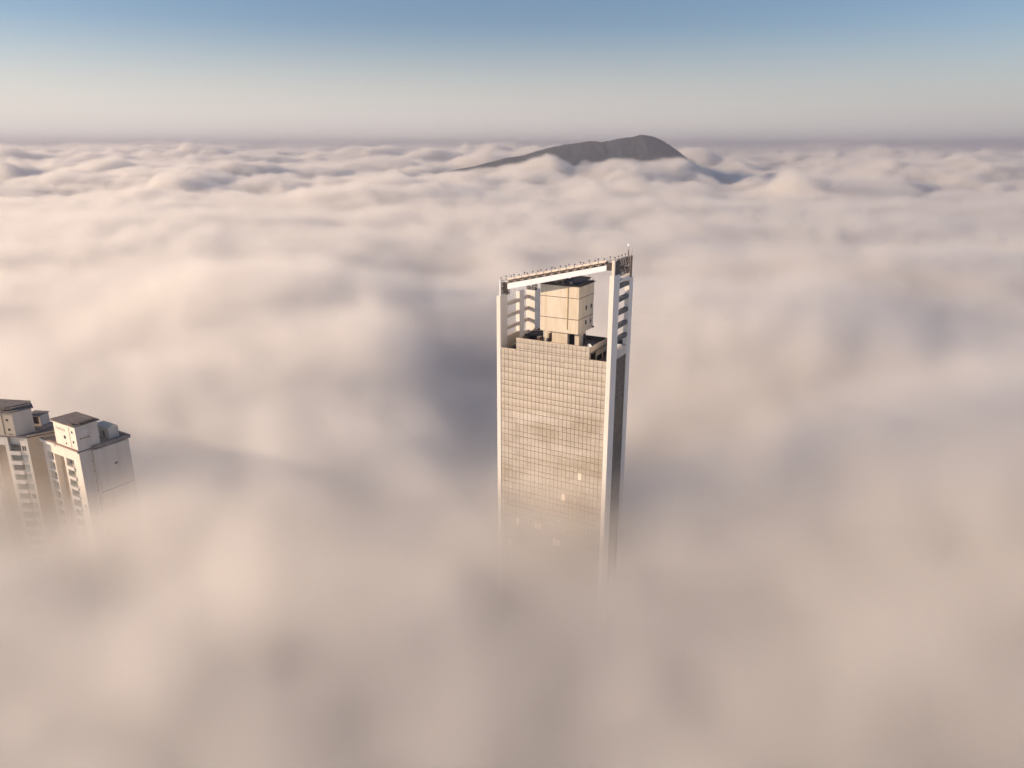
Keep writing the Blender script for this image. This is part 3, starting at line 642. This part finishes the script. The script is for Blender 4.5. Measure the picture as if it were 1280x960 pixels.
def fog(name, x0, x1, y0, y1, z0, z1, nx, ny, nz, sigma, fade_in, fade_out, octaves, soft, lumps, mean, seed, wisps):
    me = bpy.data.meshes.new(name); o = bpy.data.objects.new(name, me); C.objects.link(o)
    gnt = bpy.data.node_groups.new(name, 'GeometryNodeTree')
    gnt.interface.new_socket('Geometry', in_out='OUTPUT', socket_type='NodeSocketGeometry')
    N = gnt.nodes.new; L = gnt.links.new
    out = N('NodeGroupOutput'); vc = N('GeometryNodeVolumeCube')
    vc.inputs['Min'].default_value = (x0, y0, z0); vc.inputs['Max'].default_value = (x1, y1, z1)
    for a_, v in zip('XYZ', (nx, ny, nz)): vc.inputs['Resolution ' + a_].default_value = v
    pos = N('GeometryNodeInputPosition').outputs[0]
    def m(op, *args, clamp=False):
        n = N('ShaderNodeMath'); n.operation = op; n.use_clamp = clamp
        for i, v in enumerate(args):
            if isinstance(v, (int, float)): n.inputs[i].default_value = v
            else: L(v, n.inputs[i])
        return n.outputs[0]
    sp = N('ShaderNodeSeparateXYZ'); L(pos, sp.inputs[0]); X, Y, Z = sp.outputs
    flat = N('ShaderNodeCombineXYZ'); L(X, flat.inputs[0]); L(Y, flat.inputs[1]); flat.inputs[2].default_value = seed
    # warp
    wn = N('ShaderNodeTexNoise'); wn.inputs['Scale'].default_value = 1 / (octaves[0][0] * 1.3); wn.inputs['Detail'].default_value = 2; L(flat.outputs[0], wn.inputs[0])
    ws = N('ShaderNodeVectorMath'); ws.operation = 'SUBTRACT'; L(wn.outputs['Color'], ws.inputs[0]); ws.inputs[1].default_value = (.5, .5, .5)
    wm = N('ShaderNodeVectorMath'); wm.operation = 'SCALE'; L(ws.outputs[0], wm.inputs[0]); wm.inputs['Scale'].default_value = octaves[0][0] * .7
    wp = N('ShaderNodeVectorMath'); wp.operation = 'ADD'; L(flat.outputs[0], wp.inputs[0]); L(wm.outputs[0], wp.inputs[1])
    top = mean(m, X, Y)
    for (sc, amp, kind) in octaves:
        n = N('ShaderNodeTexNoise'); n.inputs['Scale'].default_value = 1 / sc; n.inputs['Detail'].default_value = 4.5 if kind == '3d' else 3; n.inputs['Roughness'].default_value = .55
        L(wp.outputs[0] if kind != '3d' else pos, n.inputs[0])
        v = m('SUBTRACT', n.outputs[0], .5)
        if kind == 'billow': v = m('SUBTRACT', m('MULTIPLY', m('ABSOLUTE', v), 2), .18)
        if kind == 'billow':      # rough banks here, flatter sheets there
            k_ = N('ShaderNodeTexNoise'); k_.inputs['Scale'].default_value = 1 / (sc * 5.5); k_.inputs['Detail'].default_value = 2; L(flat.outputs[0], k_.inputs[0])
            mk = N('ShaderNodeMapRange'); L(k_.outputs[0], mk.inputs[0]); mk.inputs[1].default_value = .36; mk.inputs[2].default_value = .64; mk.inputs[3].default_value = .25; mk.inputs[4].default_value = 1.7
            v = m('MULTIPLY', v, mk.outputs[0])
        top = m('ADD', top, m('MULTIPLY', v, amp))
    for (px, py, sx, sy, h) in lumps:
        cx, cy_ = gpos(px, py)
        a_ = m('POWER', m('ABSOLUTE', m('DIVIDE', m('SUBTRACT', X, cx), sx)), 2.0); b_2 = m('POWER', m('ABSOLUTE', m('DIVIDE', m('SUBTRACT', Y, cy_), sy)), 2.0)
        ex = m('EXPONENT', m('MULTIPLY', m('ADD', a_, b_2), -1.0))
        top = m('ADD', top, m('MULTIPLY', ex, h))
    for (cx, cy_, sx, sy, h) in (NEAR_SWELLS if lumps is LUMPS else []):
        a_ = m('POWER', m('ABSOLUTE', m('DIVIDE', m('SUBTRACT', X, cx), sx)), 2.0); b_2 = m('POWER', m('ABSOLUTE', m('DIVIDE', m('SUBTRACT', Y, cy_), sy)), 2.0)
        top = m('ADD', top, m('MULTIPLY', m('EXPONENT', m('MULTIPLY', m('ADD', a_, b_2), -1.0)), h))
    den = m('DIVIDE', m('SUBTRACT', top, Z), soft, clamp=True)
    den = m('POWER', den, 1.4)
    if wisps:
        n = N('ShaderNodeTexNoise'); n.inputs['Scale'].default_value = 1 / wisps; n.inputs['Detail'].default_value = 5; L(pos, n.inputs[0])
        mr = N('ShaderNodeMapRange'); L(n.outputs[0], mr.inputs[0]); mr.inputs[1].default_value = .35; mr.inputs[2].default_value = .65; mr.inputs[3].default_value = .3; mr.inputs[4].default_value = 1.5
        den = m('MULTIPLY', den, mr.outputs[0])
    den = m('MULTIPLY', den, sigma)
    if fade_in:
        (a_, b_2) = fade_in; den = m('MULTIPLY', den, m('DIVIDE', m('SUBTRACT', Y, a_), b_2 - a_, clamp=True))
    if fade_out:
        (a_, b_2) = fade_out; den = m('MULTIPLY', den, m('DIVIDE', m('SUBTRACT', b_2, Y), b_2 - a_, clamp=True))
    L(den, vc.inputs[0])
    mt = bpy.data.materials.new(name); mt.use_nodes = True; t = mt.node_tree; t.nodes.clear()
    mo_ = t.nodes.new('ShaderNodeOutputMaterial'); pv = t.nodes.new('ShaderNodeVolumePrincipled'); t.links.new(pv.outputs[0], mo_.inputs[1])
    pv.inputs['Color'].default_value = (.997, .981, .955, 1); pv.inputs['Anisotropy'].default_value = .3; pv.inputs['Density'].default_value = 1
    sm = N('GeometryNodeSetMaterial'); L(vc.outputs[0], sm.inputs[0]); L(sm.outputs[0], out.inputs[0]); sm.inputs['Material'].default_value = mt
    me.materials.append(mt)
    md = o.modifiers.new('fog', 'NODES'); md.node_group = gnt
    o['kind'] = 'stuff'
    return o
YN, YM = 560, 660
near_mean = lambda m, X, Y: m('ADD', 118, m('MULTIPLY', Y, -.010))
NEAR_OCT = [(330, 34, 'fbm'), (150, 18, 'billow'), (70, 18, 'fbm'), (46, 30, '3d'), (20, 15, '3d')]
MID_OCT = [(330, 50, 'fbm'), (150, 34, 'billow'), (70, 26, 'fbm'), (46, 36, '3d')]
fog('fog', -900, 900, -160, YM, 24, 176, 450, 205, 38, .050, None, (YN, YM), NEAR_OCT, 28, LUMPS, near_mean, 4.0, 19)
YA, YB = 1750, 2000
fog('fog', -1800, 1800, YN, YB, 20, 176, 440, 180, 38, .045, (YN, YM), (YA, YB), MID_OCT, 26, LUMPS, near_mean, 4.0, 34)
YC, YD = 3900, 4300
fog('fog', -3400, 3400, YA, YD, 20, 230, 560, 212, 42, .035, (YA, YB), (YC, YD),
    [(1400, 310, 'fbm'), (600, 170, 'billow'), (210, 84, 'fbm'), (90, 84, '3d')], 18, FARLUMPS, lambda m, X, Y: m('ADD', 84, m('MULTIPLY', Y, .005)), 9.0, 0)
YE, YF = 8200, 9000
fog('fog', -7200, 7200, YC, YF, 20, 300, 600, 212, 36, .025, (YC, YD), (YE, YF),
    [(2300, 360, 'fbm'), (900, 280, 'billow'), (330, 140, 'fbm'), (130, 100, '3d')], 22, [], lambda m, X, Y: m('ADD', m('ADD', 80, m('MULTIPLY', Y, .0060)), m('MULTIPLY', X, -.004)), 2.0, 0)
fog('fog', -16500, 16500, YE, 21500, 20, 300, 640, 250, 26, .02, (YE, YF), None,
    [(3600, 340, 'fbm'), (1200, 320, 'billow'), (480, 240, 'fbm')], 40, [], lambda m, X, Y: m('ADD', m('ADD', 92, m('MULTIPLY', Y, .0044)), m('MULTIPLY', X, -.0022)), 2.0, 0)

# thin haze in the air: fades the mountain and the far fog
hb = MB().box(-24000, 24000, -1500, 24000, -1, 312)
hm = bpy.data.materials.new('haze'); hm.use_nodes = True; t = hm.node_tree; t.nodes.clear()
ho_ = t.nodes.new('ShaderNodeOutputMaterial'); pv = t.nodes.new('ShaderNodeVolumePrincipled'); t.links.new(pv.outputs[0], ho_.inputs[1])
pv.inputs['Color'].default_value = (.45, .475, .56, 1); pv.inputs['Density'].default_value = 1.3e-4; pv.inputs['Anisotropy'].default_value = .2
ho = hb.build('haze', hm); ho['kind'] = 'stuff'
